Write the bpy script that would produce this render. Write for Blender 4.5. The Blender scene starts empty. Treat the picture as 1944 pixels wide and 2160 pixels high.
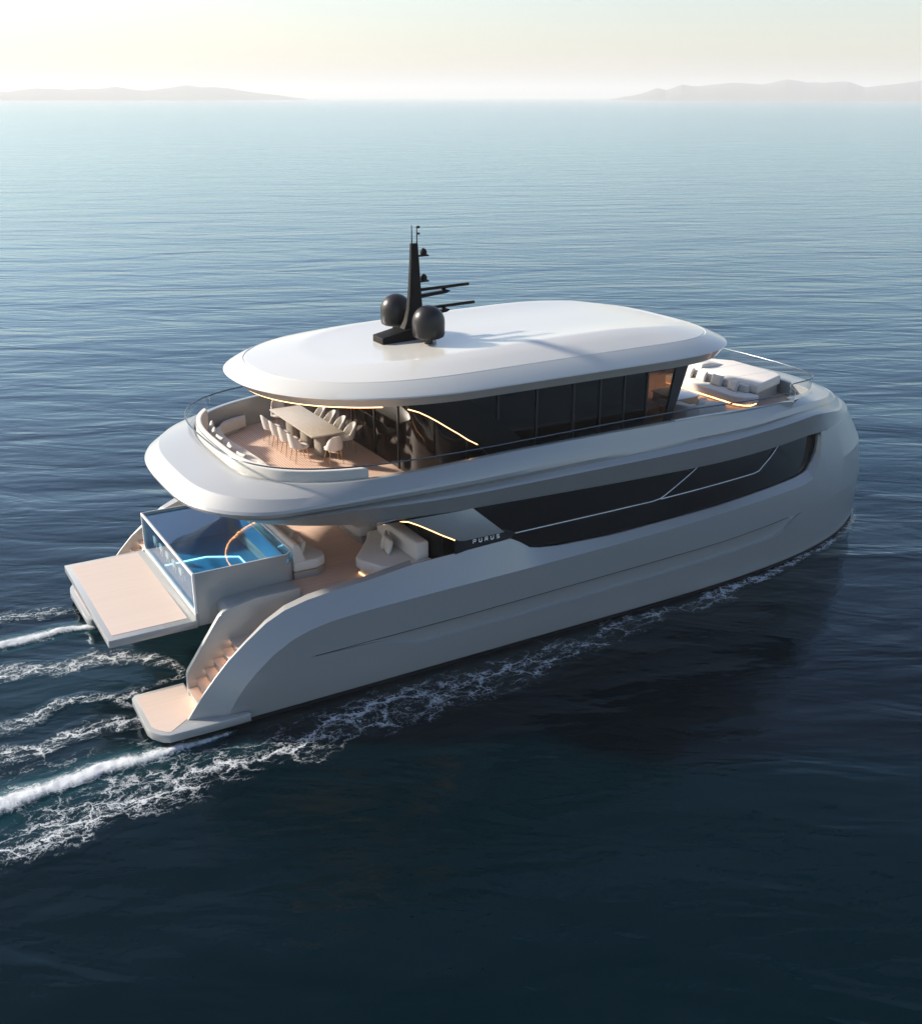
import bpy, bmesh, math, random
import numpy as np
from mathutils import Matrix, Vector
random.seed(7); rng=np.random.default_rng(7)
R=math.radians
scene=bpy.context.scene
COL=scene.collection

# ------------------------------------------------------------------ camera
fF=2112*1.06813
pitch=math.atan(877/fF); az=R(59.8)
hf=Vector((math.cos(az),math.sin(az),0)); up=Vector((0,0,1)); rt=hf.cross(up)
Fv=hf*math.cos(pitch)-up*math.sin(pitch); Uv=rt.cross(Fv)
cam=bpy.data.cameras.new('camera'); camo=bpy.data.objects.new('camera',cam); COL.objects.link(camo)
M=Matrix((rt,Uv,-Fv)).transposed().to_4x4(); M.translation=Vector((-4.5,-26.9,14.5)); camo.matrix_world=M
cam.sensor_fit='HORIZONTAL'; cam.sensor_width=36; cam.lens=36*fF/1944
cam.clip_start=.5; cam.clip_end=60000
scene.camera=camo
# ------------------------------------------------------------------ light
SUN_AZ=R(132); SUN_EL=R(27)     # azimuth in the xy plane, counter-clockwise from +x
world=bpy.data.worlds.new('World'); scene.world=world; world.use_nodes=True
wn=world.node_tree.nodes; wl=world.node_tree.links
sky=wn.new('ShaderNodeTexSky'); sky.sky_type='NISHITA'; sky.sun_disc=False
sky.sun_elevation=SUN_EL; sky.sun_rotation=math.pi/2-SUN_AZ
sky.altitude=0; sky.air_density=1.15; sky.dust_density=1.2; sky.ozone_density=2.2
tint=wn.new('ShaderNodeMix'); tint.data_type='RGBA'; tint.blend_type='MULTIPLY'; tint.inputs['Factor'].default_value=1; tint.inputs['B'].default_value=(.99,.965,1.02,1)
wl.new(sky.outputs[0],tint.inputs['A']); wl.new(tint.outputs['Result'],wn['Background'].inputs[0]); wn['Background'].inputs[1].default_value=.098
sl=bpy.data.lights.new('sun','SUN'); sl.energy=5.0; sl.angle=R(4); sl.color=(1,.89,.76)
so=bpy.data.objects.new('sun',sl); COL.objects.link(so)
sd=Vector((math.cos(SUN_AZ)*math.cos(SUN_EL),math.sin(SUN_AZ)*math.cos(SUN_EL),math.sin(SUN_EL)))
so.rotation_euler=sd.to_track_quat('Z','Y').to_euler()
vs=scene.view_settings; scene.display_settings.display_device='sRGB'
vs.view_transform='Standard'; vs.look='None'; vs.gamma=1; vs.use_curve_mapping=False
vs.exposure=1.0
cy=scene.cycles
cy.use_denoising=True; cy.max_bounces=10; cy.transparent_max_bounces=16; cy.volume_bounces=0
cy.caustics_reflective=False; cy.caustics_refractive=False; cy.sample_clamp_indirect=4
# ------------------------------------------------------------------ materials
def mat(name,col,rough=.5,metal=0,coat=0,spec=.5,emit=None,es=0):
    m=bpy.data.materials.new(name); m.use_nodes=True; b=m.node_tree.nodes['Principled BSDF']
    b.inputs['Base Color'].default_value=(*col,1); b.inputs['Roughness'].default_value=rough
    b.inputs['Metallic'].default_value=metal; b.inputs['Coat Weight'].default_value=coat
    b.inputs['Coat Roughness'].default_value=.04; b.inputs['Specular IOR Level'].default_value=spec
    if emit: b.inputs['Emission Color'].default_value=(*emit,1); b.inputs['Emission Strength'].default_value=es
    return m
def N(m,t,**k):
    n=m.node_tree.nodes.new(t)
    for a,v in k.items():
        if a in ('loc',): continue
        setattr(n,a,v)
    return n
def L(m,a,b): m.node_tree.links.new(a,b)
def vary(m,scale,amt,bump=0,bscale=None,stretch=None,dist=.01):
    """procedural brightness variation (and bump) on a principled material"""
    b=m.node_tree.nodes['Principled BSDF']
    tc=N(m,'ShaderNodeTexCoord'); mp=N(m,'ShaderNodeMapping'); L(m,tc.outputs['Object'],mp.inputs[0])
    if stretch: mp.inputs['Scale'].default_value=stretch
    ns=N(m,'ShaderNodeTexNoise'); ns.inputs['Scale'].default_value=scale; ns.inputs['Detail'].default_value=5
    L(m,mp.outputs[0],ns.inputs['Vector'])
    c=b.inputs['Base Color'].default_value
    mx=N(m,'ShaderNodeMix',data_type='RGBA'); 
    mx.inputs['A'].default_value=(c[0]*(1-amt),c[1]*(1-amt),c[2]*(1-amt),1); mx.inputs['B'].default_value=(min(1,c[0]*(1+amt)),min(1,c[1]*(1+amt)),min(1,c[2]*(1+amt)),1)
    L(m,ns.outputs[0],mx.inputs['Factor']); L(m,mx.outputs['Result'],b.inputs['Base Color'])
    if bump:
        n2=N(m,'ShaderNodeTexNoise'); n2.inputs['Scale'].default_value=bscale or scale*6; n2.inputs['Detail'].default_value=6
        L(m,mp.outputs[0],n2.inputs['Vector'])
        bp=N(m,'ShaderNodeBump'); bp.inputs['Strength'].default_value=bump; bp.inputs['Distance'].default_value=dist
        L(m,n2.outputs[0],bp.inputs['Height']); L(m,bp.outputs[0],b.inputs['Normal'])
    return m
HULL=vary(mat('pearl_grey_paint',(.315,.325,.32),.31,.12,.4),.4,.03)
ROOFM=vary(mat('white_gelcoat',(.53,.52,.47),.3,0,.6),.4,.015)
BLACK=mat('satin_black',(.012,.012,.013),.35)
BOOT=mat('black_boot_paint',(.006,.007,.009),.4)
MASTM=vary(mat('matt_black_mast',(.005,.0045,.004),.6,spec=.12),4,.2)
DARKGLASS=mat('dark_smoked_glass',(.007,.0045,.0035),.03,0,.06,.34)
WINGM=mat('piano_black',(.005,.005,.005),.4,spec=.2)
FAB=vary(mat('ivory_fabric',(.62,.59,.54),.85,0,0,.3),9,.04,.25,160,dist=.004)
PILM=vary(mat('cream_linen',(.62,.59,.54),.9,0,0,.3),12,.07,.5,60,dist=.01)
GREYBASE=mat('warm_grey_base',(.30,.30,.285),.5)
GOLD=mat('brushed_gold',(.60,.36,.16),.28,.9)
WHITEF=mat('white_frame',(.78,.78,.76),.3,0,.3)
WOODEDGE=vary(mat('oak_edge',(.42,.29,.17),.5),8,.2,stretch=(1,8,8))
CURT=mat('warm_interior',(.10,.06,.035),.6)
LED=mat('warm_led',(1,.6,.3),.5,emit=(1,.50,.18),es=3.8)
LEDS=mat('warm_led_soft',(1,.6,.3),.5,emit=(1,.55,.24),es=3.2)
LEDT=mat('step_led',(1,.6,.3),.5,emit=(1,.58,.30),es=10)
LEDP=mat('pool_led',(.6,.9,1),.5,emit=(.45,.88,1),es=1.6)
LETT=mat('letter_silver',(.75,.80,.85),.3,.2,emit=(.6,.75,.9),es=.12)
STONE=vary(mat('travertine_top',(.40,.35,.285),.35),3,.22,stretch=(8,1,1))
def striped(name,c1,c2,axis,width,seam,rough=.6,noise=.12):
    m=mat(name,c1,rough); b=m.node_tree.nodes['Principled BSDF']
    tc=N(m,'ShaderNodeTexCoord'); sp=N(m,'ShaderNodeSeparateXYZ'); L(m,tc.outputs['Object'],sp.inputs[0])
    mu=N(m,'ShaderNodeMath',operation='DIVIDE'); L(m,sp.outputs[axis],mu.inputs[0]); mu.inputs[1].default_value=width
    fr=N(m,'ShaderNodeMath',operation='FRACT'); L(m,mu.outputs[0],fr.inputs[0])
    gt=N(m,'ShaderNodeMath',operation='LESS_THAN'); L(m,fr.outputs[0],gt.inputs[0]); gt.inputs[1].default_value=seam
    fl=N(m,'ShaderNodeMath',operation='FLOOR'); L(m,mu.outputs[0],fl.inputs[0])
    wn_=N(m,'ShaderNodeTexWhiteNoise',noise_dimensions='1D'); L(m,fl.outputs[0],wn_.inputs['W'])
    mp=N(m,'ShaderNodeMapping'); L(m,tc.outputs['Object'],mp.inputs[0]); mp.inputs['Scale'].default_value=(1.5,14,1) if axis==1 else (14,1.5,1)
    ns=N(m,'ShaderNodeTexNoise'); ns.inputs['Scale'].default_value=2.5; ns.inputs['Detail'].default_value=6; L(m,mp.outputs[0],ns.inputs['Vector'])
    ad=N(m,'ShaderNodeMath',operation='ADD'); L(m,wn_.outputs[0],ad.inputs[0]); L(m,ns.outputs[0],ad.inputs[1])
    hf_=N(m,'ShaderNodeMath',operation='MULTIPLY'); L(m,ad.outputs[0],hf_.inputs[0]); hf_.inputs[1].default_value=.5
    mx=N(m,'ShaderNodeMix',data_type='RGBA'); mx.inputs['A'].default_value=(*[c*(1-noise) for c in c1],1); mx.inputs['B'].default_value=(*[c*(1+noise) for c in c1],1)
    L(m,hf_.outputs[0],mx.inputs['Factor'])
    m2=N(m,'ShaderNodeMix',data_type='RGBA'); L(m,gt.outputs[0],m2.inputs['Factor']); L(m,mx.outputs['Result'],m2.inputs['A']); m2.inputs['B'].default_value=(*c2,1)
    L(m,m2.outputs['Result'],b.inputs['Base Color'])
    return m
TEAKX=striped('pale_teak_lengthwise',(.50,.41,.35),(.41,.335,.285),1,.058,.10,.6,.05)
TEAKY=striped('teak_athwart',(.60,.425,.325),(.17,.115,.085),0,.075,.20)
TEAKM=striped('teak_main_deck',(.64,.455,.35),(.34,.23,.17),1,.058,.13)
def glass(name,tint,alpha,rough=.01,ior=1.45):
    m=bpy.data.materials.new(name); m.use_nodes=True; nt=m.node_tree; nt.nodes.clear()
    o=N(m,'ShaderNodeOutputMaterial'); tr=N(m,'ShaderNodeBsdfTransparent'); gl=N(m,'ShaderNodeBsdfGlossy')
    tr.inputs[0].default_value=(*tint,1); gl.inputs['Roughness'].default_value=rough
    fr=N(m,'ShaderNodeFresnel'); ge=N(m,'ShaderNodeNewGeometry'); io=N(m,'ShaderNodeMix'); io.inputs['A'].default_value=ior; io.inputs['B'].default_value=1/ior
    L(m,ge.outputs['Backfacing'],io.inputs['Factor']); L(m,io.outputs['Result'],fr.inputs[0])
    mx=N(m,'ShaderNodeMixShader'); L(m,fr.outputs[0],mx.inputs[0]); L(m,tr.outputs[0],mx.inputs[1]); L(m,gl.outputs[0],mx.inputs[2])
    L(m,mx.outputs[0],o.inputs[0]); return m
RAILGLASS=glass('clear_glass',(.93,.95,.95),1)
PANEGLASS=glass('smoked_pane',(.55,.47,.40),1)
POOLGLASS=glass('pool_glass',(.80,.92,.97),1)
POOLWATER=glass('pool_water',(.55,.80,.90),1,ior=2.1)
# gentle ripple on the pool surface
bp=N(POOLWATER,'ShaderNodeBump'); nz=N(POOLWATER,'ShaderNodeTexNoise'); nz.inputs['Scale'].default_value=2.2; nz.inputs['Detail'].default_value=3
bp.inputs['Strength'].default_value=.12; bp.inputs['Distance'].default_value=.02
tcx=N(POOLWATER,'ShaderNodeTexCoord'); L(POOLWATER,tcx.outputs['Object'],nz.inputs['Vector']); L(POOLWATER,nz.outputs[0],bp.inputs['Height'])
for n in POOLWATER.node_tree.nodes:
    if n.type in('BSDF_GLOSSY','FRESNEL'): L(POOLWATER,bp.outputs[0],n.inputs['Normal'])
TRIMW=mat('trim_white',(.92,.93,.94),.35)
POOLTILE=vary(mat('pool_blue_finish',(.02,.19,.36),.4),1.2,.3)
# ------------------------------------------------------------------ mesh helpers
class G:
    def __init__(s): s.v=[]; s.f=[]
    def grid(s,rows,closed=False,flip=False):
        """rows: list of equal length point lists"""
        b=len(s.v); n=len(rows[0])
        for r in rows: s.v+= [tuple(p) for p in r]
        m=n if closed else n-1
        for i in range(len(rows)-1):
            for j in range(m):
                a=b+i*n+j; c=b+i*n+(j+1)%n; d=b+(i+1)*n+(j+1)%n; e=b+(i+1)*n+j
                s.f.append((a,e,d,c) if flip else (a,c,d,e))
        return s
    def poly(s,pts,flip=False):
        b=len(s.v); s.v+=[tuple(p) for p in pts]; f=tuple(range(b,b+len(pts)))
        s.f.append(f[::-1] if flip else f); return s
    def mirror(s,ps=1.18):
        b=len(s.v); s.v+=[(x,-y*ps,z) for x,y,z in s.v]; s.f+=[tuple(i+b for i in f[::-1]) for f in list(s.f)]
        return s
    def box(s,x0,x1,y0,y1,z0,z1):
        b=len(s.v); s.v+=[(x0,y0,z0),(x1,y0,z0),(x1,y1,z0),(x0,y1,z0),(x0,y0,z1),(x1,y0,z1),(x1,y1,z1),(x0,y1,z1)]
        for f in ((0,3,2,1),(4,5,6,7),(0,1,5,4),(1,2,6,5),(2,3,7,6),(3,0,4,7)): s.f.append(tuple(b+i for i in f))
        return s
    def prism(s,pts,lo,hi,axis='z'):
        """extrude a 2-D outline; axis z: pts (x,y); axis y: pts (x,z); axis x: pts (y,z)"""
        def P(p,h): return (p[0],p[1],h) if axis=='z' else ((p[0],h,p[1]) if axis=='y' else (h,p[0],p[1]))
        b=len(s.v); n=len(pts); s.v+=[P(p,lo) for p in pts]+[P(p,hi) for p in pts]
        s.f.append(tuple(range(b,b+n))[::-1]); s.f.append(tuple(range(b+n,b+2*n)))
        for i in range(n): j=(i+1)%n; s.f.append((b+i,b+j,b+n+j,b+n+i))
        return s
    def tube(s,pts,r,n=8,closed=False,r2=None):
        pts=[Vector(p) for p in pts]; rings=[]; m=len(pts)
        for i,p in enumerate(pts):
            a=pts[(i-1)%m] if (closed or i>0) else p; c=pts[(i+1)%m] if (closed or i<m-1) else p
            t=(c-a).normalized(); u=t.cross(Vector((0,0,1))); 
            if u.length<.05: u=t.cross(Vector((1,0,0)))
            u.normalize(); w=u.cross(t)
            rr=r if r2 is None else r+(r2-r)*i/(m-1)
            rings.append([p+(u*math.cos(2*math.pi*k/n)+w*math.sin(2*math.pi*k/n))*rr for k in range(n)])
        if closed: rings.append(rings[0])
        s.grid(rings,True)
        if not closed: s.poly(rings[0]); s.poly(rings[-1],True)
        return s
    def lathe(s,prof,cx,cyy,n=32,sx=1,sy=1):
        rows=[[(cx+r*sx*math.cos(2*math.pi*k/n),cyy+r*sy*math.sin(2*math.pi*k/n),z) for k in range(n)] for r,z in prof]
        s.grid(rows,True); s.poly(rows[0],True); s.poly(rows[-1]); return s
def mk(name,g,m,parent=None,smooth=35,bevel=0,seg=2,wn=False,mats=None):
    me=bpy.data.meshes.new(name); me.from_pydata(g.v,[],g.f); me.update()
    bm=bmesh.new(); bm.from_mesh(me)
    bmesh.ops.remove_doubles(bm,verts=bm.verts,dist=1e-4)
    bmesh.ops.recalc_face_normals(bm,faces=bm.faces)
    if bevel:
        es=[e for e in bm.edges if len(e.link_faces)==2 and e.calc_face_angle(0)>R(30)]
        bmesh.ops.bevel(bm,geom=es,offset=bevel,segments=seg,profile=.5,affect='EDGES',clamp_overlap=True)
    if smooth:
        for f in bm.faces: f.smooth=True
        for e in bm.edges:
            if len(e.link_faces)==2 and e.calc_face_angle(0)>R(smooth): e.smooth=False
    bm.to_mesh(me); bm.free(); me.materials.append(m)
    o=bpy.data.objects.new(name,me); COL.objects.link(o)
    if parent: o.parent=parent
    return o
def empty(name,loc,label,cat,group=None,rz=0):
    o=bpy.data.objects.new(name,None); COL.objects.link(o); o.location=loc; o.rotation_euler=(0,0,rz); o.empty_display_size=.2
    o['label']=label; o['category']=cat
    if group: o['group']=group
    return o
def tag(o,label,cat,group=None):
    o['label']=label; o['category']=cat
    if group: o['group']=group
    return o
def recenter(o,loc):
    o.data.transform(Matrix.Translation(-Vector(loc))); o.location=loc; return o
def interp(x,tab): return float(np.interp(x,[t[0] for t in tab],[t[1] for t in tab]))
def smooth_interp(x,tab):
    xs=[t[0] for t in tab]; ys=[t[1] for t in tab]
    if x<=xs[0]: return ys[0]
    if x>=xs[-1]: return ys[-1]
    i=max(k for k in range(len(xs)-1) if xs[k]<=x)
    def d(k):
        if k==0: return (ys[1]-ys[0])/(xs[1]-xs[0])
        if k==len(xs)-1: return (ys[-1]-ys[-2])/(xs[-1]-xs[-2])
        a=(ys[k]-ys[k-1])/(xs[k]-xs[k-1]); b=(ys[k+1]-ys[k])/(xs[k+1]-xs[k])
        return 0 if a*b<=0 else 2*a*b/(a+b)
    h=xs[i+1]-xs[i]; t=(x-xs[i])/h
    return ys[i]*(2*t**3-3*t*t+1)+h*d(i)*(t**3-2*t*t+t)+ys[i+1]*(-2*t**3+3*t*t)+h*d(i+1)*(t**3-t*t)
SI=smooth_interp
# ------------------------------------------------------------------ the yacht
yacht=empty('motor_yacht',(0,0,0),'long pearl grey multi-deck catamaran yacht under way on dark blue water','yacht')
XF=14.0
NB=34
gb=[math.sin(k/NB*math.pi/2)**(2/2.6) for k in range(NB+1)]
xs_mid=[9.5+(XF-9.5)*k/16 for k in range(16)]
def bowxy(f,tip,xb,b,n,m=2.0):
    x=XF+(tip-XF)*f
    u=max(0,(x-xb)/(tip-xb)) if tip>xb else 0
    return x, b*max(0,1-min(1,u)**n)**(1/m)
NS=30
def spl(pts,n=6):
    out=[]
    for i in range(len(pts)-1):
        p0=pts[max(0,i-1)];p1=pts[i];p2=pts[i+1];p3=pts[min(len(pts)-1,i+2)]
        for k in range(n):
            t=k/n; out.append(tuple(.5*((2*b)+(c-a)*t+(2*a-5*b+4*c-d)*t*t+(-a+3*b-3*c+d)*t**3) for a,b,c,d in zip(p0,p1,p2,p3)))
    out.append(pts[-1]); return out
NOTCH=spl([(20.75,4.08),(21.0,3.85),(21.2,3.45),(21.45,3.2),(21.9,3.1),(22.5,2.98),(23.0,2.72),(23.32,2.25),(23.45,1.5),(23.52,.7),(23.54,0)],5)
def ring(tipa,ns,ba,tipb,xb,nb,bb,zf,mb=2.0,xs=9.5,flush=False,notch=None):
    """starboard half of a deck-level curve, from the stern centre to the bow centre"""
    P=[]
    for k in range(NS):
        th=(k/NS)*math.pi/2; c=math.cos(th)**(2/ns)
        x=xs-(xs-tipa)*c; y=ba*max(0,1-((xs-x)/(xs-tipa))**ns)**(1/ns)
        if k==0: y=0
        P.append((x,-y,zf(x)))
    for x in xs_mid: 
        y=ba+(bb-ba)*(x-9.5)/(XF-9.5); P.append((x,-y,zf(x)))
    for f in gb:
        x,y=bowxy(f,tipb,xb,bb,nb,mb)
        if flush: 
            t=min(1,max(0,(x-21.9)/1.0)); t=t*t*(3-2*t); y*=1+(4.625/bb-1)*t
        P.append((x,-y,zf(x)))
    if notch is not None:
        k=max(i for i,p in enumerate(P) if p[0]<20.5 and i>NS)+1
        n=len(P)-k; path=[(P[k-1][0],-P[k-1][1])]+[(x-notch,(y-notch if y>notch else 0)) for x,y in NOTCH]
        L_=[0]
        for a,b in zip(path,path[1:]): L_.append(L_[-1]+math.hypot(b[0]-a[0],b[1]-a[1]))
        for q in range(n):
            d=L_[-1]*(q+1)/n; x=float(np.interp(d,L_,[a[0] for a in path])); y=float(np.interp(d,L_,[a[1] for a in path]))
            P[k+q]=(x,-y,zf(x))
    return P
PS=1.18   # the far side stands farther from y=0 than the near one
def loop(P,ps=PS): return P+[(x,-y*ps,z) for x,y,z in P[-2:0:-1]]

# lower hull ---------------------------------------------------------------
crease=[(1.86,.10),(1.90,.25),(2.02,.50),(2.18,.78),(2.42,1.10),(2.7,1.38),(3.15,1.76),(3.68,2.06),(4.15,2.21),(4.66,2.30),(5.3,2.345),(6.0,2.37),(7.2,2.39),(8.8,2.41)]
topc  =[(.84,.10),(.98,.32),(1.20,.62),(1.48,.98),(1.80,1.34),(2.15,1.70),(2.62,2.08),(3.15,2.46),(3.65,2.69),(4.26,2.83),(5.0,2.91),(5.9,2.97),(7.2,3.13),(8.8,3.22)]
ZC=[(8.8,2.41),(10.6,2.43),(14.3,2.50),(18.3,2.66),(21.2,2.73),(21.7,2.84),(22.3,3.80),(22.62,4.27),(23.2,4.26),(30,4.2)]
ZF=[(2,4.36),(6,4.37),(8.8,4.40),(10.8,4.34),(14.4,4.23),(18,4.17),(22.6,4.22),(24,4.24),(30,4.2)]
ZT=[(8.8,3.22),(10.15,3.30),(10.45,3.14),(10.8,2.90),(11.15,2.82),(11.8,2.75),(13.7,2.68),(17.4,2.77),(21.0,2.94),(21.55,3.03),(22.0,3.42),(22.45,4.13),(22.6,4.22),(30,4.2)]
zuT=[(4.2,1.44),(8.6,1.47),(15.8,1.62),(18,1.65),(21,1.77),(30,1.9)]
zlT=[(4.2,1.415),(6.0,1.36),(7.2,.97),(10.5,.99),(18,1.15),(20.1,1.21),(20.95,1.765),(30,1.9)]
def BZ(z):  # half breadth of the side below the crease
    return interp(z,[(-1,4.36),(.1,4.47),(.9,4.58),(1.6,4.63),(2.4,4.68),(4.3,4.62)])
TIPZ=[(-1,27.3),(0,27.85),(1.3,27.95),(2.5,27.8),(3.4,27.45),(3.9,27.1),(4.25,26.7)]
def side(colx,f,z,din=0):
    """point on the hull side: colx for the straight part, f for the bow part"""
    if f is None: return (colx,-(BZ(z)-din),z)
    tip=interp(z,TIPZ); x,y=bowxy(f,tip,XF,BZ(z)-din,2.9)
    return (x,-y,z)
cols=[]
for i in range(len(crease)): cols.append(('a',crease[i],topc[i]))
x=8.8
for x in list(np.arange(9.1,10.2,.3))+[10.15,10.3,10.45,10.6,10.8,11.0,11.15,11.4,11.8,12.3,12.9,13.5]: cols.append(('m',float(x)))
fb=sorted(set([round(g,5) for g in gb]+[round((x-XF)/(26.8-XF),5) for x in (21.1,21.4,21.6,21.85,22.1,22.35,22.5,22.65,22.8,20.3,20.6,20.9)]))
for f in fb: cols.append(('b',f))
rows=[[] for _ in range(11)]
for c in cols:
    if c[0]=='a':
        xx=c[1][0]; zc=c[1][1]; xt,zt=c[2]; f=None; k=min(1,zc/2.1)
    elif c[0]=='m':
        xx=c[1]; f=None; zc=interp(xx,ZC); zt=interp(xx,ZT); xt=xx; k=1
    else:
        f=c[1]; xx=XF+(26.8-XF)*f; zc=interp(xx,ZC); zt=interp(xx,ZT); xt=None; k=1
    zu=interp(xx,zuT)*k; zl=interp(xx,zlT)*k
    d=0.0
    if 4.2<xx<20.97:
        d=.11*min(1,(xx-4.2)/1.5)
        if zu-zl<.12: d=min(d,.05)
    zz=[-.9,.16*k,.55*k,zl-.0,zl+.035,zu-.085,zu-.03,zu,.5*(zu+zc)]
    dd=[.05,0,0,0,.85*d,d,d+(.12 if d>0 else 0),0,0]
    if zu-zl<.16: h_=zu-zl; zz[4]=zl+.15*h_; zz[5]=zl+.35*h_; zz[6]=zl+.72*h_
    if c[0]=='a' and zc<.5: zz=[-.9]+[zc*q for q in (.2,.4,.5,.55,.6,.65,.7,.85)]; dd=[.05]+[0]*8
    for r in range(9): rows[r].append(side(xx,f,zz[r],dd[r]))
    pc=side(xx,f,zc); rows[9].append(pc)
    if f is None:
        rows[10].append((xt,-4.25 if c[0]=='a' and xt<7 else -(4.25+.15*min(1,max(0,(xt-7)/3))),zt))
    else:
        w=min(1,max(0,(23.0-xx)/1.2))
        p=side(xx,f,zt,.28*w); rows[10].append((p[0]-(.0),p[1],zt))
hg=G(); hg.grid(rows)
# band return: cap and inner face of the bulwark, aft
capT=[]; capI=[]; capB=[]; capB2=[]
for i,c in enumerate(cols):
    if c[0]=='b': break
    xt,_,zt=rows[10][i]
    if xt>8.4: break
    w=min(1,max(0,(xt-2.2)/1.6)); yi=-(4.20-.23*w)
    capT.append((xt,rows[10][i][1],zt)); capI.append((xt+.10*w,yi,zt+.012*w)); capB.append((xt+.10*w,yi+.01,min(zt-.02,.3 if xt<4.2 else 2.4)))
hg.grid([capT,capI,capB])
# inside return behind the window edge
t2=[(p[0],p[1],p[2]) for p in rows[10][len(crease)-2:]]; hg.grid([t2,[(x,y+ .10,z-.03) for x,y,z in t2]])
hg.mirror()
hull=mk('hull',hg,HULL,yacht,9)
# black strip painting in the slit's shade along the top of the side panel
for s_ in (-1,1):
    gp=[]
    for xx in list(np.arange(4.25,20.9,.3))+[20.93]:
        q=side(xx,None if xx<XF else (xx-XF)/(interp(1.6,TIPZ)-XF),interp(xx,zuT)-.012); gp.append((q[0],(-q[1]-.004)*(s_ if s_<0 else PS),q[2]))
    mk('panel_shade_strip',G().tube(gp,.013,6),BOOT,yacht,0)
# boot stripe below the hull paint: separate slightly inset dark skirt
bg=G(); r0=[];r1=[];r2=[]
for c in cols:
    if c[0]=='a': xx=c[1][0]; f=None
    elif c[0]=='m': xx=c[1]; f=None
    else: f=c[1]; xx=0
    a=side(xx,f,.12,-.015); b_=side(xx,f,-.9,.0); r0.append(a); r1.append((b_[0],b_[1]-.012,b_[2]))
    
bg.grid([r1,r0]); bg.mirror(); mk('boot_stripe',bg,BOOT,yacht,28)
# demihull inner sides, tunnel roof, transoms
ig=G()
for s in (-1,1):
    y0,y1=sorted((s*2.62,s*(4.3 if s<0 else 5.05)))
    ig.prism([(1.35,-.9),(1.2,.2),(1.2,.30),(4.6,.30),(4.6,1.85),(19.0,1.9),(19.0,-.9)],y0,y1,'y')
ig.box(1.98,4.5,-2.40,2.40,1.86,2.14); ig.box(4.53,19,-4.1,4.8,1.86,2.27)
mk('tunnel_sides',ig,GREYBASE,yacht,30)
# aft swim platforms
def swim(s):
    pts=[(.20,2.42),(.10,2.55),(.06,4.10),(.12,4.32),(.30,4.58),(.45,4.68),(1.6,4.72),(2.45,4.72),(2.45,4.6),(1.55,4.4),(1.45,2.42)]
    q_=lambda y: y if s<0 else y+.8*max(0,y-2.42)/2.3
    pts=[(x,s*q_(y)) for x,y in pts]
    if s<0: pts=pts[::-1]
    o=mk('swim_platform',G().prism(pts,.17,.38),HULL,yacht,30,bevel=.012)
    tk=[(.30,2.55),(.20,2.62),(.18,4.08),(.24,4.26),(.42,4.50),(.52,4.56),(1.0,4.2),(1.42,4.15),(1.42,2.55)]
    tk=[(x,s*q_(y)) for x,y in tk]
    if s<0: tk=tk[::-1]
    mk('teak_inlay',G().prism(tk,.381,.388),TEAKX,o,30)
swim(-1); swim(1)
# stairs (both sides), inner stair walls
def stairs(s):
    ya,yb=3.16,(4.22 if s<0 else 4.98)
    xs_=[1.40,1.62,1.86,2.10,2.34,2.58]; zt=[.38+.218*(i+1) for i in range(6)]
    g=G(); TR=[]; LS=[]
    for i,x0 in enumerate(xs_):
        x1=xs_[i+1] if i<5 else 3.98
        y0,y1=sorted((s*ya,s*yb)); g.box(x0,x1+.0,y0,y1,.30,zt[i]-.012)
        TR.append((x0-.04,x1-.004,y0+.012,y1-.012,zt[i]-.011,zt[i]+.004)); LS.append((x0-.022,x0-.004,y0+.03,y1-.03,zt[i]-.019,zt[i]-.0125))
    zz=[zt[-1]+.265*(k+1) for k in range(2)]; xx=[3.98,4.24,4.5]
    for k in range(2):
        g.box(xx[k],xx[k+1],y0,y1,.9,zz[k]-.012); TR.append((xx[k]-.04,xx[k+1]-.004,y0+.012,y1-.012,zz[k]-.011,zz[k]+.004)); LS.append((xx[k]-.022,xx[k]-.004,y0+.03,y1-.03,zz[k]-.019,zz[k]-.0125))
    o=mk('stairs',g,HULL,yacht,30); 
    for q in TR: mk('tread',G().box(*q),TEAKX,o,30,bevel=.004,seg=1)
    for q in LS: mk('step_light',G().box(*q),LEDT,o,0)
    prof=[(1.38,.16),(1.38,.95),(1.42,1.08),(2.32,2.38),(2.42,2.47),(2.56,2.53),(3.3,2.66),(4.52,2.66),(4.52,.3)]
    y0,y1=sorted((s*3.02,s*3.17)); mk('stair_wall',G().prism(prof,y0,y1,'y'),HULL,yacht,40,bevel=.022,seg=3)
    y0,y1=sorted((s*2.46,s*3.03)); mk('side_shelf',G().prism([(2.50,1.9),(2.50,2.44),(2.60,2.54),(4.52,2.62),(4.52,1.9)],y0,y1,'y'),HULL,yacht,30,bevel=.02)
stairs(-1); stairs(1)
# main deck
md=G(); md.box(4.52,9.0,-4.0,4.70,2.28,2.475); md.box(9.0,22,-3.9,4.5,2.28,2.475)
mo=mk('main_deck',md,HULL,yacht,0)
mk('teak_planking',G().box(4.56,8.9,-3.96,4.66,2.478,2.485),TEAKM,mo,0)
# raised stern platform
rp=mk('stern_platform',G().box(-.28,1.94,-2.55,2.70,1.90,2.10),HULL,yacht,30,bevel=.015)
mk('teak_inlay',G().box(-.13,1.76,-2.30,2.55,2.101,2.108),TEAKX,rp,0)
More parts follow.
